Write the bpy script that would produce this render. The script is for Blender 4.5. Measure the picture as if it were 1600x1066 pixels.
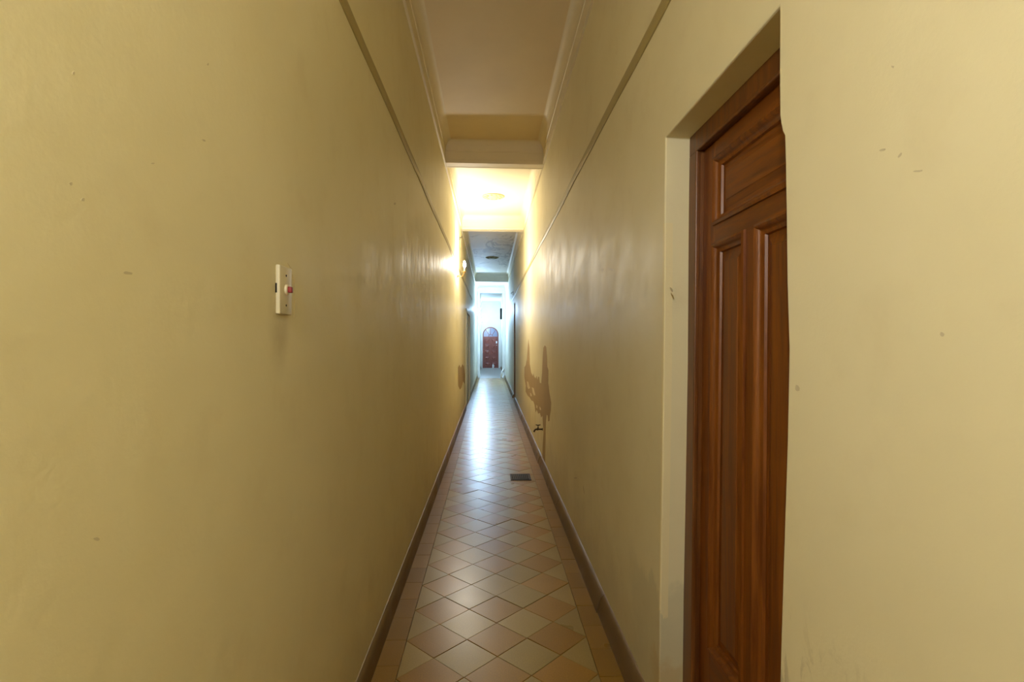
import bpy, bmesh, math, random
from mathutils import Vector, Matrix
random.seed(7)
S = bpy.context.scene
for o in list(bpy.data.objects): bpy.data.objects.remove(o)
C = S.collection

# ------------------------------------------------------------------ camera, world, exposure
CAMZ, F = 1.40, 830.0
cd = bpy.data.cameras.new('camera'); cam = bpy.data.objects.new('camera', cd); C.objects.link(cam)
cd.sensor_width = 36.0; cd.lens = F/1600*36.0; cd.clip_start = 0.02; cd.clip_end = 100
YAW = math.atan(34/F)
cam.location = (0, 0, CAMZ); cam.rotation_euler = (math.radians(90.14), 0, -YAW)
S.camera = cam
w = bpy.data.worlds.new('world'); S.world = w; w.use_nodes = True
w.node_tree.nodes['Background'].inputs[0].default_value = (0.9, 0.85, 0.7, 1)
w.node_tree.nodes['Background'].inputs[1].default_value = 0.02
S.view_settings.view_transform = 'Standard'; S.view_settings.look = 'None'
S.view_settings.gamma = 1; S.view_settings.use_curve_mapping = False
S.view_settings.exposure = 0.0
S.cycles.max_bounces = 14; S.cycles.diffuse_bounces = 10; S.cycles.sample_clamp_indirect = 6

WARM = (1.0, 0.93, 0.80); NEAR = (1.0, 1.0, 0.97); COOL = (0.46, 0.70, 1.0)
W_NEAR, W_MID, W_COOL1, W_COOL2 = 88, 80, 270, 150
W_MID_UP = 24       # the warm lamp throws most of its light upwards      # watts of the bulbs

# ------------------------------------------------------------------ dimensions (metres): X across, Y along, Z up
XL, XR = -0.503, 0.594          # wall faces
FL, FR = -0.4926, 0.5505        # floor edges between skirtings
Y0, Y1 = -4.5, 29.0
CEIL = 3.60; BEAMZ = 3.36
TA = math.tan(YAW)
def tx(px):
    u = (px-800)/F; return (u+TA)/(1-u*TA)
def on_wall(px, py, X):         # a point on the wall plane X seen at (px, py) of the photograph, used for measuring
    t = tx(px); Y = X/t
    return Y, CAMZ + (535-py)/F*Y*(math.cos(YAW)+t*math.sin(YAW))

# ------------------------------------------------------------------ helpers
def link(name, me, m=None, parent=None):
    o = bpy.data.objects.new(name, me); C.objects.link(o)
    if m is not None and me is not None:
        if not me.materials: me.materials.append(m)
    if parent is not None: o.parent = parent
    return o
def from_bm(name, bm, m, parent=None, smooth=False, recalc=True):
    if recalc: bmesh.ops.recalc_face_normals(bm, faces=bm.faces)
    me = bpy.data.meshes.new(name); bm.to_mesh(me); bm.free()
    if smooth:
        for p in me.polygons: p.use_smooth = True
        try: me.set_sharp_from_angle(angle=math.radians(38))
        except Exception: pass
    return link(name, me, m, parent)
def box(bm, x0, x1, y0, y1, z0, z1, bev=0, seg=1):
    r = bmesh.ops.create_cube(bm, size=1)
    vs = r['verts']
    for v in vs:
        v.co.x = x0 if v.co.x < 0 else x1
        v.co.y = y0 if v.co.y < 0 else y1
        v.co.z = z0 if v.co.z < 0 else z1
    if bev:
        es = list({e for v in vs for e in v.link_edges})
        bmesh.ops.bevel(bm, geom=es, offset=bev, segments=seg, affect='EDGES', profile=0.5)
def prism(bm, pts, axis, a, b):
    """extrude a 2D outline along an axis; pts are (other1, other2) in axis order x,y,z without the axis"""
    def mk(p, t):
        if axis == 'x': return (t, p[0], p[1])
        if axis == 'y': return (p[0], t, p[1])
        return (p[0], p[1], t)
    A = [bm.verts.new(mk(p, a)) for p in pts]; B = [bm.verts.new(mk(p, b)) for p in pts]
    n = len(pts); fs = [bm.faces.new(A), bm.faces.new(B[::-1])]
    for i in range(n): bm.faces.new((A[i], B[i], B[(i+1) % n], A[(i+1) % n]))
    return fs
def lathe(bm, prof, origin, direction=(0, 0, 1), n=24):
    """prof = [(r, h)...] turned about direction through origin"""
    q = Vector((0, 0, 1)).rotation_difference(Vector(direction).normalized()).to_matrix()
    o = Vector(origin); rings = []
    for r, h in prof:
        rings.append([bm.verts.new(o + q @ Vector((max(r, 1e-5)*math.cos(2*math.pi*k/n), max(r, 1e-5)*math.sin(2*math.pi*k/n), h))) for k in range(n)])
    for i in range(len(rings)-1):
        for k in range(n): bm.faces.new((rings[i][k], rings[i][(k+1) % n], rings[i+1][(k+1) % n], rings[i+1][k]))
    bm.faces.new(rings[0][::-1]); bm.faces.new(rings[-1])
def tube(bm, pts, r, n=10):
    pts = [Vector(p) for p in pts]; rs = r if isinstance(r, (list, tuple)) else [r]*len(pts)
    rings = []; up = Vector((0.13, 0.21, 1)).normalized()
    for i, p in enumerate(pts):
        d = (pts[min(i+1, len(pts)-1)] - pts[max(i-1, 0)]).normalized()
        a = d.cross(up)
        if a.length < 0.05: a = d.cross(Vector((1, 0, 0)))
        a.normalize(); b = d.cross(a).normalized()
        if rings and False: pass
        rings.append([bm.verts.new(p + rs[i]*(a*math.cos(2*math.pi*k/n)+b*math.sin(2*math.pi*k/n))) for k in range(n)])
    for i in range(len(rings)-1):
        for k in range(n): bm.faces.new((rings[i][k], rings[i][(k+1) % n], rings[i+1][(k+1) % n], rings[i+1][k]))
    bm.faces.new(rings[0][::-1]); bm.faces.new(rings[-1])
def thing(name, label, cat, loc=(0, 0, 0), group=None):
    o = bpy.data.objects.new(name, None); C.objects.link(o); o.location = loc; o.empty_display_size = 0.1
    o['label'] = label; o['category'] = cat
    if group: o['group'] = group
    return o
def struct(o, label=None, cat=None):
    o['kind'] = 'structure'
    if label: o['label'] = label
    if cat: o['category'] = cat
    return o
def setparent(o, p):            # parts are modelled in world space, then hung on the thing's base
    o.parent = p; o.location = -Vector(p.location)
    return o
def part(name, bm, m, p, smooth=False):
    o = from_bm(name, bm, m, None, smooth); 
    if p.parent is None: setparent(o, p)
    else: o.parent = p
    return o

# ------------------------------------------------------------------ materials
class NT:
    def __init__(s, name):
        s.m = bpy.data.materials.new(name); s.m.use_nodes = True
        s.t = s.m.node_tree; s.n = s.t.nodes; s.l = s.t.links
        s.b = s.n['Principled BSDF']
        s.tc = s.n.new('ShaderNodeTexCoord')
    def put(s, inp, v):
        if hasattr(v, 'links'): s.l.new(v, inp)
        elif isinstance(v, (tuple, list)) and inp.type == 'RGBA' and len(v) == 3: inp.default_value = (*v, 1)
        else: inp.default_value = v
    def math(s, op, a, b=0.0, clamp=False):
        n = s.n.new('ShaderNodeMath'); n.operation = op; n.use_clamp = clamp
        s.put(n.inputs[0], a); s.put(n.inputs[1], b); return n.outputs[0]
    def noise(s, vec, scale, detail=4, rough=0.55, dist=0.0, out=0):
        n = s.n.new('ShaderNodeTexNoise'); s.l.new(vec, n.inputs['Vector'])
        n.inputs['Scale'].default_value = scale; n.inputs['Detail'].default_value = detail
        n.inputs['Roughness'].default_value = rough; n.inputs['Distortion'].default_value = dist
        return n.outputs[out]
    def mapv(s, scale=(1, 1, 1), loc=(0, 0, 0), src='Object', rot=(0, 0, 0)):
        n = s.n.new('ShaderNodeMapping'); s.l.new(s.tc.outputs[src], n.inputs[0])
        n.inputs['Scale'].default_value = scale; n.inputs['Location'].default_value = loc; n.inputs['Rotation'].default_value = rot
        return n.outputs[0]
    def xyz(s, src='Object'):
        n = s.n.new('ShaderNodeSeparateXYZ'); s.l.new(s.tc.outputs[src], n.inputs[0]); return n.outputs
    def step(s, v, a, b, lo=0.0, hi=1.0):
        n = s.n.new('ShaderNodeMapRange'); n.interpolation_type = 'SMOOTHSTEP'; s.l.new(v, n.inputs[0])
        n.inputs[1].default_value = a; n.inputs[2].default_value = b; n.inputs[3].default_value = lo; n.inputs[4].default_value = hi
        return n.outputs[0]
    def mix(s, f, a, b):
        n = s.n.new('ShaderNodeMix'); n.data_type = 'RGBA'
        s.put(n.inputs[0], f); s.put(n.inputs[6], a); s.put(n.inputs[7], b); return n.outputs[2]
    def bump(s, h, dist, strength=1.0, prev=None):
        n = s.n.new('ShaderNodeBump'); s.l.new(h, n.inputs['Height']); n.inputs['Distance'].default_value = dist
        n.inputs['Strength'].default_value = strength
        if prev is not None: s.l.new(prev, n.inputs['Normal'])
        return n.outputs[0]
    def done(s, color=None, rough=None, normal=None, **k):
        if color is not None: s.put(s.b.inputs['Base Color'], color)
        if rough is not None: s.put(s.b.inputs['Roughness'], rough)
        if normal is not None: s.l.new(normal, s.b.inputs['Normal'])
        for a, v in k.items(): s.put(s.b.inputs[a.replace('_', ' ')], v)
        return s.m

PAINT = (0.77, 0.71, 0.485)
def wall_mat(name, side):
    t = NT(name); X, Y, Z = t.xyz()[:3]
    o = t.mapv()
    big = t.noise(o, 1.1, 4); mid = t.noise(o, 6, 5, 0.6); fine = t.noise(o, 90, 3, 0.6)
    verti = t.noise(t.mapv((1, 5.0, 0.55)), 1.6, 4, 0.55)
    col = t.mix(t.step(big, 0.35, 0.7), (PAINT[0]*0.95, PAINT[1]*0.94, PAINT[2]*0.9), PAINT)
    col = t.mix(t.math('MULTIPLY', t.step(mid, 0.5, 0.8), 0.25), col, (0.62, 0.53, 0.33))
    # small scattered knocks and specks
    vo = t.n.new('ShaderNodeTexVoronoi'); t.l.new(t.mapv((1, 1, 1.7)), vo.inputs['Vector']); vo.inputs['Scale'].default_value = 3.1
    speck = t.math('MULTIPLY', t.step(vo.outputs['Distance'], 0.012, 0.045, 1, 0), t.step(t.noise(o, 2.3), 0.5, 0.62))
    col = t.mix(t.math('MULTIPLY', speck, 0.35), col, (0.36, 0.27, 0.13))
    # whiter paint of the far part of the corridor
    far = t.step(Y, *((13.35, 13.45) if side == 'right' else (10.9, 11.0)))
    col = t.mix(far, col, (0.74, 0.75, 0.70))
    # grime low on the wall
    nz = t.math('ADD', Z, t.math('MULTIPLY', t.math('SUBTRACT', t.noise(o, 3.2, 6, 0.65), 0.5), 0.9))
    grime = t.step(nz, 0.12, 0.55, 1, 0)
    col = t.mix(t.math('MULTIPLY', grime, 0.22), col, (0.36, 0.30, 0.20))
    if side == 'right':
        # scuffs beside the near door
        sn = t.noise(t.mapv((1, 9, 3.2), rot=(0.5, 0, 0)), 2.2, 6, 0.7, 0.8)
        sc = t.math('MULTIPLY', t.step(sn, 0.52, 0.60), t.math('MULTIPLY', t.step(Z, 0.62, 0.95, 1, 0), t.step(Y, 1.12, 1.08, 0, 1)))
        col = t.mix(t.math('MULTIPLY', sc, 0.5), col, (0.30, 0.25, 0.15))
        # greyish damp plaster at the foot of the far jamb
        dd = t.math('ADD', Z, t.math('MULTIPLY', t.math('SUBTRACT', t.noise(t.mapv((1, 2.5, 1)), 5, 7, 0.7), 0.5), 0.35))
        yy = t.math('ADD', Y, t.math('MULTIPLY', t.math('SUBTRACT', t.noise(o, 4, 5, 0.7), 0.5), 0.35))
        dm = t.math('MULTIPLY', t.step(dd, 0.50, 0.56, 1, 0), t.math('MULTIPLY', t.step(yy, 1.70, 1.76), t.step(yy, 2.02, 2.3, 1, 0)))
        col = t.mix(t.math('MULTIPLY', dm, 0.45), col, (0.52, 0.49, 0.34))
        dm2 = t.math('MULTIPLY', t.step(dd, 0.26, 0.33, 1, 0), t.math('MULTIPLY', t.step(Y, 1.70, 1.76), t.step(yy, 1.85, 1.95, 1, 0)))
        col = t.mix(t.math('MULTIPLY', dm2, 0.45), col, (0.52, 0.36, 0.14))
        # fresher strip of paint folded round the far arris of the doorway
        lean = t.math('ADD', Y, t.math('MULTIPLY', Z, 0.034))
        st = t.math('MULTIPLY', t.step(X, 0.622, 0.624, 1, 0), t.math('MULTIPLY', t.step(lean, 1.865, 1.868, 1, 0), t.step(lean, 1.70, 1.705)))
        st = t.math('MULTIPLY', st, t.math('MULTIPLY', t.step(nz, 0.42, 0.44), t.step(Z, 1.805, 1.81, 1, 0)))
        col = t.mix(t.math('MULTIPLY', st, 0.9), col, (0.80, 0.71, 0.44))
    else:
        # fingermarks below the switch
        r = t.math('SQRT', t.math('ADD', t.math('POWER', t.math('MULTIPLY', t.math('SUBTRACT', Y, 1.29), 1.6), 2), t.math('POWER', t.math('MULTIPLY', t.math('SUBTRACT', Z, 1.46), 0.75), 2)))
        fm = t.math('MULTIPLY', t.step(r, 0.03, 0.13, 1, 0), t.step(t.noise(o, 7, 4), 0.25, 0.7))
        col = t.mix(t.math('MULTIPLY', fm, 0.45), col, (0.35, 0.27, 0.13))
        # hairline ridge of filler around the plate
    nrm = t.bump(big, 0.02, 0.5)
    nrm = t.bump(t.math('MULTIPLY', verti, t.step(Y, 2.2, 6.0, 0.16, 1.0 if side == 'left' else 0.45)), 0.009, 0.6, nrm)
    nrm = t.bump(mid, 0.003, 0.5, nrm)
    nrm = t.bump(fine, 0.0006, 0.6, nrm)
    return t.done(col, t.step(mid, 0.2, 0.8, 0.48, 0.62), nrm, Specular_IOR_Level=0.3)
M_WL = wall_mat('painted plaster left', 'left'); M_WR = wall_mat('painted plaster right', 'right')

def plain_plaster(name, col, rough=0.6):
    t = NT(name); o = t.mapv(); a = t.noise(o, 2.5, 5); b = t.noise(o, 60, 3)
    c = t.mix(t.step(a, 0.3, 0.75), tuple(x*0.93 for x in col), col)
    return t.done(c, rough, t.bump(b, 0.0006, 0.5, t.bump(a, 0.015, 0.4)))
M_CORN = plain_plaster('cornice paint', (0.78, 0.70, 0.50))
M_RAIL = plain_plaster('olive rail paint', (0.40, 0.325, 0.135), 0.5)
M_ROSE = plain_plaster('rose plaster', (0.55, 0.42, 0.22))
M_ROSE2 = plain_plaster('mildewed rose plaster', (0.30, 0.31, 0.17))
M_PIL = plain_plaster('white pilaster paint', (0.70, 0.71, 0.68))
M_STAIN = plain_plaster('bare brown render', (0.40, 0.285, 0.14), 0.8)
M_FLAKE = plain_plaster('loose pale paint flake', (0.70, 0.60, 0.38), 0.6)

t = NT('ceiling paint'); X, Y, Z = t.xyz()[:3]; o = t.mapv()
n1 = t.noise(o, 1.6, 4)
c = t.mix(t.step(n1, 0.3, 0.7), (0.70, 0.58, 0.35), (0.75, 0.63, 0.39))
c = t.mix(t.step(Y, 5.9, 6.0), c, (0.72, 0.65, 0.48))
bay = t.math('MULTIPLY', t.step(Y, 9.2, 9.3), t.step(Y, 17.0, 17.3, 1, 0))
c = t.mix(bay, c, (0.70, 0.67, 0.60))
pe = t.noise(t.mapv((1.2, 0.6, 1)), 1.3, 6, 0.6, 0.8)
peel = t.math('MULTIPLY', t.step(t.math('ABSOLUTE', t.math('SUBTRACT', pe, 0.5)), 0.006, 0.03, 1, 0), bay)
peelb = t.math('MULTIPLY', t.step(pe, 0.58, 0.61), bay)
zone = t.math('MULTIPLY', t.step(Y, 10.7, 11.1), t.step(Y, 15.4, 16, 1, 0))
c = t.mix(t.math('MULTIPLY', t.math('MULTIPLY', peel, zone), 0.5), c, (0.14, 0.12, 0.09))
c = t.mix(t.math('MULTIPLY', t.math('MULTIPLY', peelb, zone), 0.45), c, (0.44, 0.44, 0.36))
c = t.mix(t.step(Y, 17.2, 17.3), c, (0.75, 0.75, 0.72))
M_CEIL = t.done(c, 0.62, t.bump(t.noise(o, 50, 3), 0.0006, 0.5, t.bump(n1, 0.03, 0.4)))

def tile_mat(name, ca, cb, rough=(0.26, 0.33)):
    t = NT(name); o = t.mapv(src='Object')
    oi = t.n.new('ShaderNodeObjectInfo'); rnd = oi.outputs['Random']
    va = t.n.new('ShaderNodeVectorMath'); va.operation = 'ADD'; t.l.new(o, va.inputs[0])
    cb3 = t.n.new('ShaderNodeCombineXYZ'); t.l.new(t.math('MULTIPLY', rnd, 37.0), cb3.inputs[0]); t.l.new(cb3.outputs[0], va.inputs[1])
    v = va.outputs[0]
    a = t.noise(v, 5, 2, 0.5); g = t.noise(v, 170, 1, 0.5)
    c = t.mix(a, ca, cb)
    c = t.mix(t.math('MULTIPLY', t.step(g, 0.35, 0.75), 0.22), c, tuple(min(1, x*1.45) for x in cb))
    hs = t.n.new('ShaderNodeHueSaturation'); t.l.new(c, hs.inputs['Color']); t.l.new(t.step(rnd, 0, 1, 0.92, 1.08), hs.inputs['Value'])
    return t.done(hs.outputs[0], t.step(a, 0.0, 1.0, *rough), None, Specular_IOR_Level=0.22)
M_TERRA = tile_mat('terracotta tile', (0.24, 0.125, 0.014), (0.31, 0.168, 0.022))
M_LIGHT = tile_mat('pale grey tile', (0.26, 0.185, 0.055), (0.32, 0.23, 0.075))
M_BORD = tile_mat('ochre border tile', (0.215, 0.115, 0.010), (0.25, 0.137, 0.014))
M_CEMENT = tile_mat('grey cement floor', (0.30, 0.31, 0.31), (0.38, 0.39, 0.38), (0.25, 0.45))
t = NT('grout'); o = t.mapv(); a = t.noise(o, 12, 5)
M_GROUT = t.done(t.mix(a, (0.10, 0.06, 0.03), (0.20, 0.13, 0.07)), 0.8)
t = NT('brown skirting'); o = t.mapv(); a = t.noise(o, 4, 6, 0.65); X, Y, Z = t.xyz()[:3]
c = t.mix(t.step(a, 0.3, 0.75), (0.13, 0.08, 0.032), (0.20, 0.13, 0.06))
c = t.mix(t.math('MULTIPLY', t.step(Z, 0.07, 0.13), 0.5), c, (0.42, 0.33, 0.2))
M_SKIRT = t.done(c, t.step(a, 0.3, 0.7, 0.35, 0.55), t.bump(a, 0.004, 0.5), Specular_IOR_Level=0.25)

def wood(name, ca, cb, along='Z', rough=0.34):
    t = NT(name)
    sc = {'Z': (14, 14, 0.8), 'Y': (14, 0.8, 14)}[along]
    v = t.mapv(sc); g = t.noise(v, 3.0, 7, 0.65, 0.6); f = t.noise(t.mapv(tuple(x*6 for x in sc)), 4, 3, 0.6)
    c = t.mix(t.step(g, 0.3, 0.72), ca, cb)
    c = t.mix(t.math('MULTIPLY', f, 0.3), c, tuple(x*0.5 for x in ca))
    return t.done(c, t.step(g, 0.3, 0.8, rough, rough+0.14), t.bump(f, 0.0006, 0.5, t.bump(g, 0.0016, 0.4)), Specular_IOR_Level=0.35, Coat_Weight=0.1, Coat_Roughness=0.35)
M_WOODV = wood('dark varnished wood', (0.12, 0.030, 0.004), (0.26, 0.082, 0.008))
M_WOODH = wood('dark varnished rail wood', (0.12, 0.030, 0.004), (0.26, 0.082, 0.008), 'Y')
M_WOODF = wood('door frame wood', (0.10, 0.032, 0.008), (0.22, 0.08, 0.017))
M_RED = wood('red brown far door wood', (0.20, 0.055, 0.04), (0.30, 0.09, 0.065))

def simple(name, col, rough=0.4, metal=0.0, **k):
    t = NT(name); a = t.noise(t.mapv(), 30, 3)
    return t.done(t.mix(a, tuple(x*0.9 for x in col), col), rough, None, Metallic=metal, **k)
M_PLATE = simple('ivory plastic', (0.66, 0.59, 0.40), 0.55)
M_REDP = simple('dark red plastic', (0.24, 0.012, 0.010), 0.55)
M_BLACK = simple('black paint', (0.012, 0.010, 0.008), 0.75, Specular_IOR_Level=0.15)
M_IRON = simple('dark rusty iron', (0.055, 0.038, 0.02), 0.6, 0.0, Specular_IOR_Level=0.25)
M_BRASS = simple('old brass', (0.42, 0.26, 0.10), 0.35, 0.9)
M_WHITE = simple('white plastic', (0.85, 0.86, 0.88), 0.35)
M_GLASS = simple('blue grey fanlight glass', (0.22, 0.26, 0.38), 0.12)
def emit(name, col, st):
    t = NT(name); t.put(t.b.inputs['Emission Color'], col); t.b.inputs['Emission Strength'].default_value = st
    return t.done((0.9, 0.9, 0.9), 0.3)

# ------------------------------------------------------------------ walls
ARRIS = [(1217, 1066), (1222, 900), (1226, 780), (1229, 690), (1231, 600), (1232, 545), (1229, 440), (1228, 350), (1226.5, 250), (1225.5, 212), (1222, 205), (1219.5, 192), (1218, 180), (1217.5, 110), (1218, 40), (1218, 10)]
near = [on_wall(px, py, XR) for px, py in ARRIS]
FAR = [(1040, 215), (1038.5, 330), (1037, 560), (1034, 760), (1031, 930), (1029.5, 1066)]
far_ = [on_wall(px, py, XR) for px, py in FAR]
HEAD = near[-1][1]
outline = [(Y0, -0.05), (near[0][0]-0.01, -0.05)] + near + far_ + [(far_[-1][0]+0.02, -0.05)]
outline += [(12.6, -0.05), (12.6, 2.36), (13.4, 2.36), (13.4, -0.05), (Y1+0.3, -0.05), (Y1+0.3, CEIL+0.1), (Y0, CEIL+0.1)]
def wallmesh(name, pts, x0, x1, m):
    bm = bmesh.new(); fs = prism(bm, pts, 'x', x0, x1)
    bmesh.ops.recalc_face_normals(bm, faces=bm.faces)
    o = from_bm(name, bm, m)
    b = o.modifiers.new('bevel', 'BEVEL'); b.width = 0.005; b.segments = 2; b.limit_method = 'ANGLE'; b.angle_limit = math.radians(50)
    return struct(o)
WR = wallmesh('wall_right', outline, XR, XR+0.30, M_WR)
lo = [(Y0, -0.05), (11.0, -0.05), (11.0, 2.10), (13.05, 2.10), (13.05, -0.05), (Y1+0.3, -0.05), (Y1+0.3, CEIL+0.1), (Y0, CEIL+0.1)]
WL = wallmesh('wall_left', lo, XL, XL-0.30, M_WL)   # recess for the double door
# end wall with an arched opening
DW, DH = 0.43, 2.24; DXC = 0.02
def arch(hw, top, n=20, cx=DXC, z0=0.0):
    zc = top-hw
    return [(cx+hw, z0)] + [(cx+hw*math.cos(math.pi*k/n), zc+hw*math.sin(math.pi*k/n)) for k in range(n+1)] + [(cx-hw, z0)]
bm = bmesh.new()
a = arch(DW, DH, 20, DXC, -0.05)
prism(bm, [(XR, -0.05), (XR, CEIL), (XL, CEIL), (XL, -0.05)] + a[::-1], 'y', Y1, Y1+0.25)
struct(from_bm('wall_far', bm, M_PIL))
bm = bmesh.new(); box(bm, XL, XR, Y0-0.1, Y0, -0.05, CEIL+0.1); struct(from_bm('wall_near', bm, M_WL))
bm = bmesh.new(); box(bm, XL-0.3, XR+0.3, Y0-0.1, Y1+0.3, CEIL, CEIL+0.1)
CE = struct(from_bm('ceiling', bm, M_CEIL))

# cornice: fillet, step and cove, on both walls and both faces of every beam
def corn_prof(n=7):
    p = [(-0.01, BEAMZ), (0.016, BEAMZ), (0.018, BEAMZ+0.012), (0.018, BEAMZ+0.036), (0.010, BEAMZ+0.040), (0.010, BEAMZ+0.13), (0.016, BEAMZ+0.134)]
    z0, z1 = BEAMZ+0.134, CEIL; 
    for k in range(1, n+1):
        a = math.pi/2*k/n; p.append((0.016+0.062*(1-math.cos(a)), z0+(z1-z0)*math.sin(a)))
    return p + [(0.078, CEIL+0.01), (-0.01, CEIL+0.01)]
for nm, xw, s in (('trim_1', XL, 1), ('trim_2', XR, -1)):
    bm = bmesh.new(); prism(bm, [(xw+s*a, z) for a, z in corn_prof()], 'y', Y0, Y1)
    struct(from_bm(nm, bm, M_CORN, smooth=True))
BEAMS = [(5.84, 5.97, 0.0), (9.24, 9.38, 0.0), (17.25, 17.4, 0.0), (21.2, 21.5, 0.0)]
ti = 3
for (ya, yb, _) in BEAMS:
    bm = bmesh.new(); tilt = -0.006 if ya < 6 else (-0.003 if ya < 10 else 0)
    box(bm, XL-0.02, XR+0.02, ya, yb, BEAMZ+0.002, CEIL)
    prism(bm, [(ya-a, z) for a, z in corn_prof()], 'x', XL, XR)
    prism(bm, [(yb+a, z) for a, z in corn_prof()], 'x', XL, XR)
    for v in bm.verts:
        if v.co.z < BEAMZ+0.2: v.co.z += tilt*v.co.x
    struct(from_bm('trim_%d' % ti, bm, M_CORN if ya < 15 else M_PIL, smooth=True)); ti += 1
# picture rails
for xw, s, z in ((XL, 1, 2.57), (XR, -1, 2.555)):
    bm = bmesh.new()
    N = 60; prev = None
    prof = [(-0.004, -0.028), (0.005, -0.026), (0.009, -0.015), (0.009, 0.014), (0.006, 0.026), (-0.004, 0.029)]
    rings = []
    for i in range(N+1):
        y = Y0+(14.5-Y0)*i/N; dz = 0.004*math.sin(y*2.3)+0.003*math.sin(y*5.1+1)
        rings.append([bm.verts.new((xw+s*p, y, z+q+dz)) for p, q in prof])
    for i in range(N):
        for k in range(len(prof)): bm.faces.new((rings[i][k], rings[i+1][k], rings[i+1][(k+1) % len(prof)], rings[i][(k+1) % len(prof)]))
    bm.faces.new(rings[0]); bm.faces.new(rings[-1][::-1])
    struct(from_bm('trim_%d' % ti, bm, M_RAIL, smooth=True)); ti += 1
# pilasters carrying the fourth beam
for xa, xb in ((XL-0.01, XL+0.10), (XR-0.11, XR+0.01)):
    bm = bmesh.new(); box(bm, xa, xb, 21.2, 21.5, 0, BEAMZ+0.01, 0.006, 2)
    box(bm, xa+(0 if xa < 0 else -0.012), xb+(0.012 if xa < 0 else 0), 21.188, 21.512, 0, 0.14, 0.004)
    struct(from_bm('trim_%d' % ti, bm, M_PIL)); ti += 1
# plaster hood moulding over the arched door
bm = bmesh.new()
for r0, r1, p in ((DW+0.10, DW+0.15, 0.02),):
    zc = DH-DW; n = 24
    ring = [[bm.verts.new((DXC+r*math.cos(math.pi*k/n), y, zc+r*math.sin(math.pi*k/n))) for (r, y) in ((r0, Y1+0.002), (r0, Y1-p), (r1, Y1-p), (r1, Y1+0.002))] for k in range(n+1)]
    for k in range(n):
        for j in range(4): bm.faces.new((ring[k][j], ring[k][(j+1) % 4], ring[k+1][(j+1) % 4], ring[k+1][j]))
    bm.faces.new(ring[0]); bm.faces.new(ring[-1][::-1])
for v in bm.verts:
    v.co.x = max(XL+0.001, min(XR-0.001, v.co.x))
struct(from_bm('trim_%d' % ti, bm, M_PIL)); ti += 1

# patches of bare render on the walls: outlines with a real edge one millimetre proud
def patch(name, pts, X, m, parent, th=0.0012):
    s = -1 if X > 0 else 1
    bm = bmesh.new(); q = [on_wall(px, py, X) for px, py in pts]
    prism(bm, q, 'x', X+s*th, X-s*0.002)
    return from_bm(name, bm, m, parent)
k = 0.1877
st = [(85, 50), (92, 120), (95, 260), (108, 335), (122, 360), (127, 338), (133, 368), (146, 378), (153, 358), (158, 392), (166, 365), (174, 370), (178, 415), (190, 422), (198, 330), (203, 200), (209, 125), (220, 105), (231, 118), (238, 200), (240, 280), (250, 312), (249, 420), (262, 520), (273, 580), (270, 645), (262, 690), (258, 735), (248, 738), (244, 690), (235, 682), (229, 735), (227, 830), (224, 960), (222, 1080), (199, 1080), (202, 950), (210, 830), (205, 760), (200, 690), (190, 706), (180, 668), (165, 674), (153, 640), (143, 664), (135, 600), (124, 570), (110, 565), (95, 540), (76, 522), (60, 488), (62, 440), (50, 372), (50, 290), (62, 268), (71, 220), (78, 120)]
patch('damp_patch', [(810+x*k, 520+y*k) for x, y in st], XR, M_STAIN, WR)
for fl in ([(70, 405), (82, 410), (90, 440), (97, 462), (84, 470), (74, 450)], [(112, 455), (128, 462), (134, 490), (142, 520), (130, 522), (120, 498)], [(98, 500), (108, 508), (112, 530), (102, 528)], [(150, 600), (160, 612), (158, 632), (149, 622)], [(176, 615), (186, 625), (190, 645), (180, 642)]):
    patch('paint_flake', [(810+x*k, 520+y*k) for x, y in fl], XR, M_FLAKE, WR, 0.002)
patch('damp_patch', [(715.6, 574), (718, 570), (720, 575), (722.5, 569), (725, 573), (726.6, 586), (726, 600), (723.5, 596), (721, 606), (718.5, 609), (716, 603)], XL, M_STAIN, WL)
# knocks, smears and pale scratches where the photograph shows them
M_CHIP = plain_plaster('olive smear', (0.60, 0.53, 0.35), 0.7)
M_SCR = plain_plaster('bare plaster scratch', (0.86, 0.82, 0.68), 0.7)
def chip(px, py, w_, h_, X, m, rot=0.0):
    n = 9; q = []
    for i in range(n):
        a = 2*math.pi*i/n; rr = random.uniform(0.7, 1.15)
        x, y = w_*rr*math.cos(a), h_*rr*math.sin(a)
        q.append((px+x*math.cos(rot)-y*math.sin(rot), py+x*math.sin(rot)+y*math.cos(rot)))
    patch('paint_chip', q, X, m, WL if X < 0 else WR, 0.0004)
for a in ((114, 114, 2.5, 3.5), (324, 100, 1.5, 2.5), (318, 219, 3.5, 1.5, 0.5), (238, 255, 3, 1.3), (129, 312, 3, 3, 0.8), (110, 287, 2.5, 3), (200, 427, 8, 2.6, 0.15), (617, 318, 1.5, 2), (151, 842, 5, 3)):
    chip(*a[:4], XL, M_CHIP, a[4] if len(a) > 4 else 0)
for a in ((1396, 104, 2.5, 2), (1379, 234, 5.5, 1.6, -0.2), (1407, 242, 5.5, 2, -0.9), (1435, 267, 8, 1.6, -0.1), (1472, 522, 3.5, 4), (912, 765, 0.8, 9, -0.15), (899, 747, 2.5, 1.5), (1246, 607, 4, 6), (1049, 453, 1.2, 4, -0.5)):
    chip(*a[:4], XR, M_CHIP, a[4] if len(a) > 4 else 0)
for a in ((956, 421, 4, 0.9, 0.25), (942, 421, 0.8, 4, 0.3), (912, 427, 1, 1.5)):
    chip(*a[:4], XR, M_SCR, a[4] if len(a) > 4 else 0)
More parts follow.
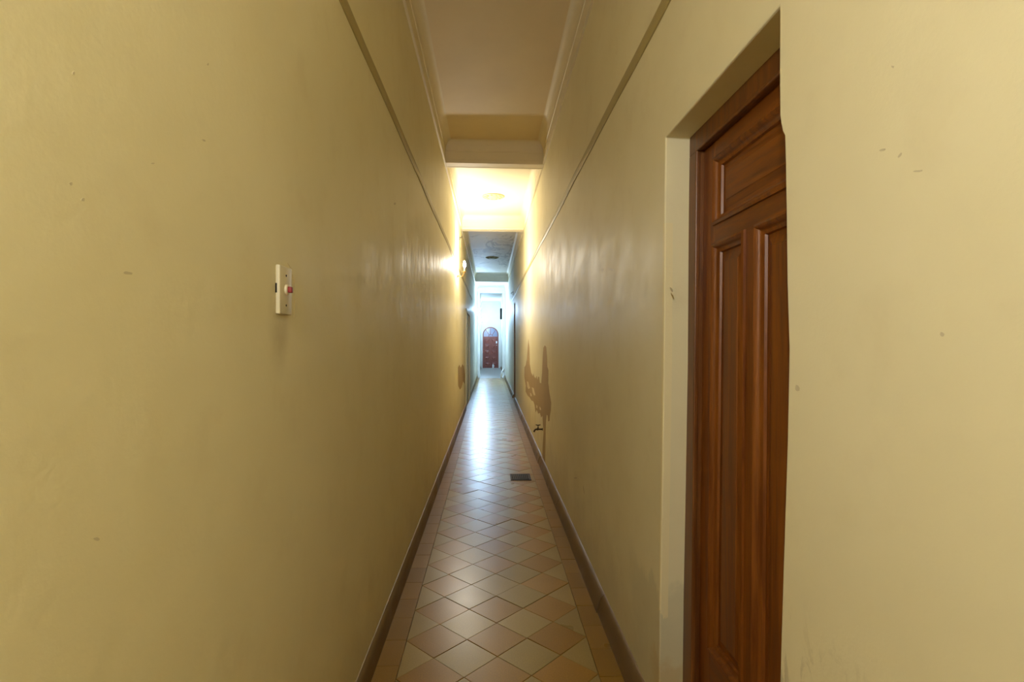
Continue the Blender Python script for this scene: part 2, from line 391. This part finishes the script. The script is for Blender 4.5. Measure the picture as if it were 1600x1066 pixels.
# a thin bead of filler around the switch and two hairline ridges
bm = bmesh.new()
def wallpt(px, py, X, off=0.0):
    Y, Z = on_wall(px, py, X); return (X+off, Y, Z)
tube(bm, [wallpt(x, y, XL, 0.0) for x, y in ((449, 411), (455, 420), (458.5, 436), (460, 452), (460.5, 475), (459, 496))], 0.0012, 6)
from_bm('filler_ridge', bm, M_FLAKE, WL)

# ------------------------------------------------------------------ floor
bm = bmesh.new(); box(bm, XL-0.25, XR+0.25, Y0-0.1, Y1+0.3, -0.10, -0.005)
FLOOR = struct(from_bm('floor', bm, M_GROUT))
DG = 0.2*math.sqrt(2); h = DG/2; gap = 0.0012
IX0 = -0.392; IX1 = IX0+3*DG
YB = 2.512
def clip(poly):     # keep x between the two borders
    for lim, sg in ((IX0+gap, 1), (IX1-gap, -1)):
        out = []
        for i, p in enumerate(poly):
            q = poly[(i+1) % len(poly)]
            ip, iq = (p[0]-lim)*sg >= 0, (q[0]-lim)*sg >= 0
            if ip: out.append(p)
            if ip != iq:
                f = (lim-p[0])/(q[0]-p[0]); out.append((lim, p[1]+f*(q[1]-p[1])))
        poly = out
    return poly
def slab_bm(bm, poly, T=Matrix(), bev=True, th=0.012):
    b2 = bmesh.new(); prism(b2, poly, 'z', -th, 0); bmesh.ops.recalc_face_normals(b2, faces=b2.faces)
    if bev:
        es = [e for e in b2.edges if all(v.co.z > -1e-6 for v in e.verts)]
        bmesh.ops.bevel(b2, geom=es, offset=0.0012, segments=1, affect='EDGES')
    mp = {}
    for v in b2.verts: mp[v] = bm.verts.new(T @ v.co)
    for f in b2.faces: bm.faces.new([mp[v] for v in f.verts])
    b2.free()
cache = {}
def tile(cx, cy, kind, m, lift, tx_, ty_):
    e = h-gap*1.4
    local = [(e, 0), (0, e), (-e, 0), (0, -e)]
    if kind == 'full': key = ('full', m.name)
    elif kind == 'L': key = ('L', m.name); local = [(e, 0), (0, e), (0, -e)]
    elif kind == 'R': key = ('R', m.name); local = [(0, e), (-e, 0), (0, -e)]
    if key not in cache:
        b = bmesh.new(); slab_bm(b, local); me = bpy.data.meshes.new('tile'); bmesh.ops.recalc_face_normals(b, faces=b.faces); b.to_mesh(me); b.free(); me.materials.append(m); cache[key] = me
    o = bpy.data.objects.new('tile', cache[key]); C.objects.link(o); o.parent = FLOOR
    o.location = (cx, cy, lift); o.rotation_euler = (tx_, ty_, random.gauss(0, 0.002))
YS = 8.6      # beyond this the tiles are too small to pick apart
rest = {'t': bmesh.new(), 'l': bmesh.new()}
jit = lambda: (random.gauss(0, 0.0006), random.gauss(0, 0.0022), random.gauss(0, 0.0022))
cnt = 0
for r in range(-26, 130):
    cy = YB + r*h
    if cy > 20.7 or cy < Y0: continue
    terr = (r % 2 == 0)
    cells = [(IX0+h+j*DG, 'full') for j in range(3)] if terr else [(IX0+gap, 'L')]+[(IX0+DG*j, 'full') for j in (1, 2)]+[(IX1-gap, 'R')]
    for cx, kd in cells:
        m = M_TERRA if terr else M_LIGHT
        if terr and kd == 'full' and random.random() < 0.06: m = M_LIGHT
        z, a, b_ = jit(); z = max(-0.0012, min(0.0016, z))
        if 1.7 < cy < YS:
            tile(cx, cy, kd, m, z, a, b_); cnt += 1
        else:
            e = h-gap*1.4
            loc = {'full': [(e, 0), (0, e), (-e, 0), (0, -e)], 'L': [(e, 0), (0, e), (0, -e)], 'R': [(0, e), (-e, 0), (0, -e)]}[kd]
            T = Matrix.Translation((cx, cy, z)) @ Matrix.Rotation(a*0.8, 4, 'X') @ Matrix.Rotation(b_*0.8, 4, 'Y')
            slab_bm(rest['l' if m is M_LIGHT else 't'], loc, T, bev=False)
for kk, m in (('t', M_TERRA), ('l', M_LIGHT)):
    o = from_bm('distant_tiles', rest[kk], m, FLOOR); o['kind'] = 'stuff'
bcache = {}
def border_tile(x0, x1, y, L, z):
    key = (round(x0, 3), round(L, 3))
    if key not in bcache:
        b = bmesh.new(); W = x1-x0
        slab_bm(b, [(-W/2+0.0006, -L/2+0.0006), (W/2-0.0006, -L/2+0.0006), (W/2-0.0006, L/2-0.0006), (-W/2+0.0006, L/2-0.0006)])
        me = bpy.data.meshes.new('border_tile'); bmesh.ops.recalc_face_normals(b, faces=b.faces); b.to_mesh(me); b.free(); me.materials.append(M_BORD); bcache[key] = me
    o = bpy.data.objects.new('border_tile', bcache[key]); C.objects.link(o); o.parent = FLOOR
    o.location = ((x0+x1)/2, y, z)
rb = bmesh.new()
for x0, x1, off in ((FL-0.03, IX0, 0.02), (IX1, FR+0.05, 0.11)):
    y = Y0+off
    while y < 20.7:
        z = max(-0.001, min(0.001, random.gauss(0, 0.0004)))
        if 1.6 < y < 8.6: border_tile(x0, x1, y+0.1, 0.2, z)
        else:
            slab_bm(rb, [(x0+0.0006, y+0.0006), (x1-0.0006, y+0.0006), (x1-0.0006, y+0.1994), (x0+0.0006, y+0.1994)], Matrix.Translation((0, 0, z)), bev=False)
        y += 0.2
o = from_bm('distant_border_tiles', rb, M_BORD, FLOOR); o['kind'] = 'stuff'
bm = bmesh.new(); box(bm, XL, XR, 20.75, Y1+0.2, -0.012, 0.001); from_bm('cement_screed', bm, M_CEMENT, FLOOR)

# skirtings
bm = bmesh.new()
prof = [(XL-0.004, 0), (FL+0.002, 0), (FL, 0.012), (FL-0.001, 0.10), (FL-0.003, 0.122), (XL+0.003, 0.131), (XL-0.004, 0.133)]
for ya, yb in ((Y0, 11.0), (13.05, 21.19), (21.51, Y1)): prism(bm, prof, 'y', ya, yb)
struct(from_bm('baseboard_left', bm, M_SKIRT, smooth=True))
BR = bpy.data.objects.new('baseboard_right', None); C.objects.link(BR); BR['kind'] = 'structure'
def rprof(d): 
    return [(XR+0.004, 0), (FR+d, 0), (FR+0.001+d, 0.010), (FR+0.006+d, 0.034), (FR+0.014+d, 0.058), (FR+0.024+d, 0.078), (XR-0.006, 0.092), (XR+0.004, 0.096)]
cuts = [1.93, 2.73, 3.60, 4.45, 5.25, 6.12, 6.95, 7.8, 8.7, 9.6, 10.6, 11.6, 12.6]
segs = [(Y0, -3.2), (-3.2, -2), (-2, -1), (-1, 0.0), (0.0, near[0][0])] + list(zip(cuts[:-1], cuts[1:])) + [(13.4, 15), (15, 17), (17, 19), (19, 21.19), (21.51, 24), (24, 26.5), (26.5, Y1)]
for i, (a, b) in enumerate(segs):
    bm = bmesh.new(); d = [0.0, 0.003, -0.002, 0.001][i % 4]
    prism(bm, rprof(d), 'y', a+0.0015, b-0.0015); from_bm('skirting_piece', bm, M_SKIRT, BR, smooth=True)

# ------------------------------------------------------------------ near door on the right
FX, LX = 0.678, 0.702       # face of the frame, face of the leaf
YA, YBn = 1.062, 1.785      # opening as seen behind the arrises
def lean(o):                # the old frame is out of plumb: its foot stands further down the corridor
    for v in o.data.vertices: v.co.y += 0.028*(2.0-v.co.z)*(1 if v.co.y > 1.5 else 0.55)
D1 = bpy.data.objects.new('door_1', None); C.objects.link(D1); struct(D1, 'dark varnished panelled door set deep in the right wall nearest the camera')
fy = 1.717; fz = 2.03
bm = bmesh.new()
box(bm, FX, FX+0.075, fy, YBn+0.06, 0.0, fz, 0.0015); box(bm, FX, FX+0.075, 1.0, 1.075, 0.0, fz, 0.0015)
box(bm, FX, FX+0.075, 1.0, YBn+0.06, fz, 2.13, 0.0015)
fr = part('door_frame', bm, M_WOODF, D1); lean(fr)
bm = bmesh.new()            # bead running round the rebate
box(bm, FX-0.004, FX+0.012, fy-0.004, fy+0.008, 0.0, fz+0.002, 0.004, 2); box(bm, FX-0.004, FX+0.012, 1.1, fy+0.008, fz-0.004, fz+0.008, 0.004, 2)
bd = part('frame_bead', bm, M_WOODF, fr); lean(bd)
# unseen board behind the frame, placed so no light leaks round it
bm = bmesh.new(); box(bm, XR+0.19, XR+0.29, 0.95, 1.95, -0.05, 2.2); part('light_block_board', bm, M_WOODF, D1)
P_UP = (1.17, 1.629, 1.771, 1.971); P_A = (1.434, 1.632, 0.42, 1.705); P_B = (1.17, 1.367, 0.42, 1.705)
bm = bmesh.new(); T0, T1 = LX, LX+0.040
box(bm, T0, T1, 1.632, fy-0.001, 0.005, fz-0.002, 0.0015); box(bm, T0, T1, 1.078, 1.168, 0.005, fz-0.002, 0.0015)
box(bm, T0+0.0006, T1, 1.435, P_B[1]-0.001, 0.42, 1.705)
leaf = part('door_leaf', bm, M_WOODV, D1); lean(leaf)
bm = bmesh.new()
for za, zb in ((0.005, 0.42), (1.705, 1.771), (1.971, fz-0.002)): box(bm, T0+0.0004, T1-0.0004, 1.168, 1.632, za, zb)
rl = part('door_rail', bm, M_WOODH, leaf); lean(rl)
def ring(bm, y0, y1, z0, z1, prof, xface):
    """picture-frame moulding: prof = [(inset, depth below face)]"""
    rr = [[bm.verts.new((xface+d, yy, zz)) for yy, zz in ((y0+i, z0+i), (y1-i, z0+i), (y1-i, z1-i), (y0+i, z1-i))] for i, d in prof]
    for a, b in zip(rr[:-1], rr[1:]):
        for q in range(4): bm.faces.new((a[q], a[(q+1) % 4], b[(q+1) % 4], b[q]))
    return rr
for (y0, y1, z0, z1) in (P_UP, P_A, P_B):
    bm = bmesh.new()
    ring(bm, y0, y1, z0, z1, [(-0.006, 0.001), (-0.005, -0.006), (0.002, -0.0095), (0.008, -0.006), (0.011, 0.001), (0.018, 0.006), (0.024, 0.009), (0.027, 0.016)], LX)
    mo = part('panel_moulding', bm, M_WOODV, leaf, smooth=True); lean(mo)
    bm = bmesh.new()
    rr = ring(bm, y0, y1, z0, z1, [(0.0, 0.019), (0.038, 0.016), (0.058, 0.010), (0.060, 0.008)], LX)
    bm.faces.new(rr[-1]); 
    bk = ring(bm, y0, y1, z0, z1, [(0.0, 0.019), (0.0, 0.036)], LX); bm.faces.new(bk[-1][::-1])
    pn = part('door_panel', bm, M_WOODH if z0 > 1.75 else M_WOODV, leaf); lean(pn)

# ------------------------------------------------------------------ farther doorways
D2 = bpy.data.objects.new('door_2', None); C.objects.link(D2); struct(D2, 'brown wooden door in a shallow doorway in the right wall before the bright bay')
bm = bmesh.new(); box(bm, XR+0.045, XR+0.10, 12.6, 12.66, 0, 2.36); box(bm, XR+0.008, XR+0.10, 13.33, 13.4, 0, 2.36); box(bm, XR+0.045, XR+0.10, 12.6, 13.4, 2.30, 2.36)
part('door_frame', bm, M_WOODF, D2)
bm = bmesh.new(); box(bm, XR+0.07, XR+0.11, 12.66, 13.33, 0.005, 2.30); lf = part('door_leaf', bm, M_WOODV, D2)
for za, zb in ((0.2, 0.9), (1.05, 2.15)):
    for ya in (12.76, 13.03):
        bm = bmesh.new(); box(bm, XR+0.060, XR+0.075, ya, ya+0.2, za, zb, 0.006); part('door_panel', bm, M_WOODV, lf)
D3 = bpy.data.objects.new('door_3', None); C.objects.link(D3); struct(D3, 'pale painted double door in the left wall beyond the warm wall light')
bm = bmesh.new(); box(bm, XL-0.06, XL+0.012, 11.0, 11.06, 0, 2.1); box(bm, XL-0.06, XL+0.012, 12.99, 13.05, 0, 2.1); box(bm, XL-0.06, XL+0.012, 11.0, 13.05, 2.04, 2.1)
part('door_frame', bm, M_PIL, D3)
for ya in (11.06, 12.026):
    bm = bmesh.new(); box(bm, XL-0.06, XL-0.02, ya, ya+0.962, 0.005, 2.04, 0.002); lf = part('door_leaf', bm, M_PIL, D3)
    for za, zb in ((0.2, 0.9), (1.05, 1.9)):
        bm = bmesh.new(); box(bm, XL-0.025, XL-0.010, ya+0.14, ya+0.82, za, zb, 0.006); part('door_panel', bm, M_PIL, lf)

# arched door at the far end
D4 = bpy.data.objects.new('door_4', None); C.objects.link(D4); D4.location = (DXC, Y1, 0); struct(D4, 'red brown arched door with fanlight at the far end of the corridor')
def arch_band(bm, ro, ri, top, ya, yb, n=20, z0=0.0):
    zc = top-ro
    def pts(r): return [(DXC+r, z0)] + [(DXC+r*math.cos(math.pi*k/n), zc+r*math.sin(math.pi*k/n)) for k in range(n+1)] + [(DXC-r, z0)]
    A, B = pts(ro), pts(ri)
    V = [[bm.verts.new((p[0], y, p[1])) for p in Q] for Q, y in ((A, ya), (B, ya), (B, yb), (A, yb))]
    for i in range(len(A)-1):
        for a in range(4): bm.faces.new((V[a][i], V[a][i+1], V[(a+1) % 4][i+1], V[(a+1) % 4][i]))
bm = bmesh.new(); arch_band(bm, DW+0.002, DW-0.05, DH+0.002, Y1-0.004, Y1+0.10); part('door_frame', bm, M_RED, D4)
lw = DW-0.05; zf = 1.67
bm = bmesh.new(); box(bm, DXC-lw, DXC+lw, Y1+0.045, Y1+0.085, 0.005, zf, 0.002); lf = part('door_leaf', bm, M_RED, D4)
rows = [(0.10, 0.33), (0.42, 0.66), (0.74, 0.98), (1.06, 1.30), (1.37, 1.60)]
for za, zb in rows:
    for s in (-1, 1):
        x0, x1 = sorted((DXC+s*0.04, DXC+s*0.33))
        bm = bmesh.new(); V0 = [(x0, za), (x1, za), (x1, zb), (x0, zb)]
        prev = None
        for ins, dp in ((0, 0.046), (0.0, 0.030), (0.02, 0.024), (0.035, 0.040), (0.05, 0.040), (0.085, 0.022)):
            cur = [bm.verts.new((px+(ins if px == x0 else -ins), Y1+dp, pz+(ins if pz == za else -ins))) for px, pz in V0]
            if prev:
                for q in range(4): bm.faces.new((prev[q], prev[(q+1) % 4], cur[(q+1) % 4], cur[q]))
            prev = cur
        bm.faces.new(prev); part('door_panel', bm, M_RED, lf)
zc = DH-DW
bm = bmesh.new(); pts = [(DXC+lw, zf)]+[(DXC+lw*math.cos(math.pi*k/20), max(zf, zc+lw*math.sin(math.pi*k/20))) for k in range(21)]+[(DXC-lw, zf)]
prism(bm, pts, 'y', Y1+0.062, Y1+0.068); part('fanlight_pane', bm, M_GLASS, D4)
bm = bmesh.new()
box(bm, DXC-lw, DXC+lw, Y1+0.04, Y1+0.08, zf-0.01, zf+0.04)
for a in (45, 90, 135):
    ca, sa = math.cos(math.radians(a)), math.sin(math.radians(a)); 
    tube(bm, [(DXC+0.10*ca, Y1+0.05, zf+0.04+0.10*sa), (DXC+(lw+.0)*ca, Y1+0.05, zc+lw*sa)], 0.010, 6)
arch_pts = [(DXC+0.12*math.cos(math.pi*k/12), Y1+0.05, zf+0.04+0.12*math.sin(math.pi*k/12)) for k in range(13)]
tube(bm, arch_pts, 0.010, 6); part('fanlight_bars', bm, M_RED, D4)
bm = bmesh.new(); box(bm, DXC+0.29, DXC+0.36, Y1-0.0, Y1+0.024, 1.34, 1.46, 0.004); lk = part('lock_plate', bm, M_WHITE, D4)
bm = bmesh.new(); lathe(bm, [(0.016, 0), (0.018, 0.02), (0.012, 0.03)], (DXC+0.33, Y1+0.046, 1.24), (0, -1, 0), 12); part('door_knob', bm, M_WHITE, D4)

# ------------------------------------------------------------------ switch plate
SY0, SY1, SZ0, SZ1 = 1.266, 1.342, 1.467, 1.583
sp = thing('switch_plate', 'ivory wall plate with a red push button on the left wall near the camera', 'switch', (XL, (SY0+SY1)/2, SZ0))
bm = bmesh.new(); box(bm, XL, XL+0.010, SY0, SY1, SZ0, SZ1, 0.0025, 3); part('plate', bm, M_PLATE, sp, True)
bm = bmesh.new(); box(bm, XL, XL+0.0035, SY0-0.0012, SY0+0.02, SZ0+0.050, SZ0+0.072); part('gap_shade_strip', bm, M_BLACK, sp)  # black strip painted as the shade in the gap behind the plate
ym, zm = (SY0+SY1)/2+0.002, (SZ0+SZ1)/2+0.002
bm = bmesh.new(); lathe(bm, [(0.0125, 0), (0.0125, 0.003), (0.011, 0.005), (0.0085, 0.0055), (0.004, 0.0055)], (XL+0.010, ym, zm), (1, 0, 0), 28); co = part('button_collar', bm, M_PLATE, sp, True)
bm = bmesh.new(); box(bm, XL+0.014, XL+0.024, ym-0.0060, ym+0.0070, zm-0.0072, zm+0.0072, 0.0018, 2); bt = part('push_button', bm, M_REDP, sp, True); bt['label'] = 'dark red square push button'
for zz in (SZ1-0.022, SZ0+0.022):
    bm = bmesh.new(); lathe(bm, [(0.0026, 0), (0.0026, 0.0008), (0.0018, 0.0012)], (XL+0.010, ym-0.001, zz), (1, 0, 0), 12); part('screw', bm, M_BLACK, sp)

# ------------------------------------------------------------------ wall lights
def sconce(y, z, label, col, watts, side=-1, up=0, group=None):
    xw = XL if side < 0 else XR; s = 1 if side < 0 else -1
    zb = z-0.20
    t_ = thing('wall_light', label, 'lamp', (xw, y, zb-0.05), group)
    bm = bmesh.new(); lathe(bm, [(0.030, 0), (0.030, 0.006), (0.024, 0.012), (0.012, 0.018), (0.006, 0.02)], (xw, y, zb), (s, 0, 0), 20); part('back_plate', bm, M_BRASS, t_, True)
    bm = bmesh.new(); P = []
    for k_ in range(13):
        u = k_/12; P.append((xw+s*(0.015+0.095*u), y-0.01*math.sin(u*math.pi), zb-0.025*math.sin(u*math.pi*1.0)+0.055*u**2.2+0.012*math.sin(u*6.28)))
    tube(bm, P, 0.006, 8); part('arm', bm, M_BRASS, t_, True)
    xe, ze = P[-1][0], P[-1][2]
    bm = bmesh.new(); lathe(bm, [(0.008, -0.006), (0.026, 0.004), (0.030, 0.014), (0.027, 0.015), (0.012, 0.008)], (xe, y, ze), (0, 0, 1), 20); part('drip_cup', bm, M_BRASS, t_, True)
    bm = bmesh.new(); lathe(bm, [(0.010, 0.006), (0.0105, 0.075), (0.008, 0.078)], (xe, y, ze), (0, 0, 1), 14); part('candle_sleeve', bm, M_PLATE, t_, True)
    bm = bmesh.new(); lathe(bm, [(0.009, 0.078), (0.016, 0.09), (0.021, 0.108), (0.0205, 0.124), (0.015, 0.146), (0.008, 0.166), (0.003, 0.176)], (xe, y, ze), (0, 0, 1), 18)
    e = emit('glowing bulb', col, watts/(math.pi*0.0115))
    b = part('bulb', bm, e, t_, True); b['label'] = 'lit bulb'
    if up:
        ld = bpy.data.lights.new('wall_light_beam', 'SPOT'); ld.energy = up*4; ld.color = col; ld.spot_size = math.radians(134); ld.spot_blend = 0.5; ld.shadow_soft_size = 0.03
        lo_ = bpy.data.objects.new('wall_light_beam', ld); C.objects.link(lo_); lo_.location = (xe, y, ze+0.22); lo_.rotation_euler = (math.pi, 0, 0)
    return t_
sconce(8.1, 2.61, 'small brass wall light with a warm lit candle bulb high on the left wall', WARM, W_MID, up=W_MID_UP)
sconce(19.0, 2.61, 'cool white wall light on the left wall just before the pilasters', COOL, W_COOL1)
sconce(27.3, 2.61, 'cool white wall light on the left wall close to the arched door', COOL, W_COOL2)
sconce(-0.75, 2.15, 'warm wall light on the left wall behind the camera', NEAR, W_NEAR)

# ------------------------------------------------------------------ ceiling medallions
def rose(x, y, m, label, R=0.17):
    t_ = thing('ceiling_medallion', label, 'ceiling rose', (x, y, CEIL))
    bm = bmesh.new(); lathe(bm, [(R, 0), (R, 0.010), (R*0.92, 0.018), (R*0.84, 0.010), (R*0.5, 0.012), (R*0.42, 0.022), (R*0.2, 0.030), (R*0.12, 0.028)], (x, y, CEIL), (0, 0, -1), 36); part('disc', bm, m, t_, True)
    for k_ in range(10):
        a = 2*math.pi*k_/10; bm = bmesh.new()
        r = bmesh.ops.create_uvsphere(bm, u_segments=10, v_segments=6, radius=1)
        for v in r['verts']:
            p = Vector((v.co.x*R*0.17+R*0.65, v.co.y*R*0.13, v.co.z*0.014))
            v.co = Vector((x+p.x*math.cos(a)-p.y*math.sin(a), y+p.x*math.sin(a)+p.y*math.cos(a), CEIL-0.012+p.z))
        part('petal', bm, m, t_, True)
rose(0.045, 8.0, M_ROSE, 'round moulded ceiling rose above the warm wall light')
rose(0.05, 13.8, M_ROSE2, 'mildewed ceiling rose on the peeling ceiling', 0.17)

# ------------------------------------------------------------------ tap
ty, tz = 6.0, 0.415
tp = thing('water_tap', 'small dark wall tap low on the right wall under the damp patch', 'tap', (XR, ty, tz-0.04))
bm = bmesh.new(); lathe(bm, [(0.016, 0), (0.016, 0.005), (0.009, 0.007), (0.009, 0.05), (0.013, 0.052), (0.013, 0.066), (0.009, 0.068), (0.009, 0.075)], (XR, ty, tz), (-1, 0, 0), 16); part('body', bm, M_IRON, tp, True)
bm = bmesh.new(); tube(bm, [(XR-0.066, ty, tz), (XR-0.080, ty, tz-0.002), (XR-0.092, ty, tz-0.012), (XR-0.099, ty, tz-0.030)], [0.009, 0.0095, 0.0095, 0.010], 10); part('spout', bm, M_IRON, tp, True)
bm = bmesh.new(); lathe(bm, [(0.007, 0), (0.007, 0.022), (0.005, 0.024), (0.005, 0.045)], (XR-0.052, ty, tz+0.006), (0, 0, 1), 12); part('stem', bm, M_IRON, tp, True)
bm = bmesh.new(); tube(bm, [(XR-0.078, ty, tz+0.052), (XR-0.066, ty, tz+0.047), (XR-0.052, ty, tz+0.046), (XR-0.038, ty, tz+0.047), (XR-0.026, ty, tz+0.052)], [0.006, 0.0045, 0.006, 0.0045, 0.006], 8); part('handle', bm, M_IRON, tp, True)

# ------------------------------------------------------------------ floor drain
dx0, dx1, dy0, dy1 = 0.208, 0.418, 5.37, 5.63
dr = thing('floor_drain', 'rectangular dark metal floor drain grate in the tiles near the right wall', 'drain', ((dx0+dx1)/2, (dy0+dy1)/2, 0.0))
bm = bmesh.new(); box(bm, dx0+0.008, dx1-0.008, dy0+0.008, dy1-0.008, 0.0005, 0.0025); part('hole_shade_sheet', bm, M_BLACK, dr)  # flat black sheet painted as the dark of the hole below the bars
bm = bmesh.new()
for q in ((dx0, dx1, dy0, dy0+0.014), (dx0, dx1, dy1-0.03, dy1), (dx0, dx0+0.014, dy0, dy1), (dx1-0.02, dx1, dy0, dy1)): box(bm, q[0], q[1], q[2], q[3], 0.0, 0.006, 0.001)
part('rim', bm, M_IRON, dr)
for i in range(9):
    x = dx0+0.026+i*0.0195; bm = bmesh.new(); box(bm, x, x+0.009, dy0+0.05, dy1-0.03, 0.001, 0.006, 0.001); part('bar', bm, M_IRON, dr)
bm = bmesh.new(); box(bm, dx0+0.012, dx1-0.018, dy0+0.044, dy0+0.060, 0.001, 0.0065, 0.001); box(bm, dx0+0.012, dx1-0.018, dy0+0.13, dy0+0.142, 0.001, 0.0065, 0.001); part('cross_bar', bm, M_IRON, dr)

# ------------------------------------------------------------------ small far things
hk = thing('wall_hook', 'small black hook with a thin dangling wire above the warm wall light', 'hook', (XL, 8.76, 3.1))
bm = bmesh.new(); box(bm, XL, XL+0.006, 8.75, 8.77, 3.085, 3.135, 0.001); tube(bm, [(XL+0.004, 8.76, 3.12), (XL+0.028, 8.76, 3.118), (XL+0.034, 8.76, 3.13), (XL+0.034, 8.76, 3.15)], 0.004, 8); part('hook', bm, M_BLACK, hk)
bm = bmesh.new(); tube(bm, [(XL+0.02, 8.76, 3.116), (XL+0.014, 8.76, 3.05), (XL+0.012, 8.76, 2.95)], 0.0018, 6); part('wire', bm, M_PLATE, hk)
bk = thing('wall_bracket', 'tiny black bracket high on the right wall above the brown door', 'bracket', (XR, 13.75, 2.62))
bm = bmesh.new(); box(bm, XR-0.006, XR, 13.72, 13.78, 2.62, 2.72, 0.001); part('plate', bm, M_BLACK, bk)
bm = bmesh.new(); tube(bm, [(XR-0.004, 13.75, 2.70), (XR-0.045, 13.75, 2.69), (XR-0.05, 13.75, 2.65)], 0.008, 8); part('arm', bm, M_BLACK, bk)
cb = thing('wall_cabinet', 'narrow dark box mounted high on the right wall beside the arched door', 'box', (XR, 27.0, 2.57))
bm = bmesh.new(); box(bm, XR-0.09, XR, 26.85, 27.15, 2.57, 3.12, 0.006); part('case', bm, M_BLACK, cb)
bm = bmesh.new(); box(bm, XR-0.096, XR-0.09, 26.87, 27.13, 2.60, 3.09, 0.002); part('cover', bm, M_IRON, cb)
hs = thing('garden_hose', 'white hose looped against the right wall on the floor by the pilaster', 'hose', (XR-0.1, 20.4, 0))
bm = bmesh.new(); P = []
for k_ in range(61):
    a = 2*math.pi*k_/30+1.2; P.append((XR-0.03-0.04*(k_/60)-0.13*(0.5-0.5*math.sin(a+0.6)), 20.45+0.13*math.sin(a), 0.20+0.17*math.cos(a)))
tube(bm, P, 0.014, 8); part('coil', bm, M_WHITE, hs, True)
bm = bmesh.new(); lathe(bm, [(0.016, 0), (0.016, 0.03), (0.01, 0.05)], P[-1], (-1, 0, 0.3), 10); part('nozzle', bm, M_BLACK, hs, True)
jg = thing('plastic_jug', 'white plastic jug standing on the floor at the foot of the arched door', 'jug', (0.155, 28.88, 0.001))
bm = bmesh.new(); lathe(bm, [(0.045, 0), (0.05, 0.01), (0.05, 0.13), (0.04, 0.165), (0.02, 0.185), (0.018, 0.205)], (0.155, 28.88, 0.001), (0, 0, 1), 18); part('body', bm, M_WHITE, jg, True)
bm = bmesh.new(); lathe(bm, [(0.022, 0.203), (0.022, 0.228), (0.018, 0.230)], (0.155, 28.88, 0.001), (0, 0, 1), 14); part('cap', bm, M_WHITE, jg, True)
bm = bmesh.new(); tube(bm, [(0.200, 28.88, 0.16), (0.225, 28.88, 0.15), (0.228, 28.88, 0.10), (0.202, 28.88, 0.07)], 0.007, 8); part('handle', bm, M_WHITE, jg, True)
cbm = thing('ceiling_cable', 'thin pale cable hanging along the ceiling of the bright bay', 'cable', (0.1, 19, 3.58))
bm = bmesh.new(); tube(bm, [(0.10, 17.5, 3.57), (0.14, 18.3, 3.50), (0.20, 19.3, 3.47), (0.30, 20.3, 3.50), (0.42, 21.1, 3.52)], 0.005, 6); part('sheath', bm, M_WHITE, cbm, True)
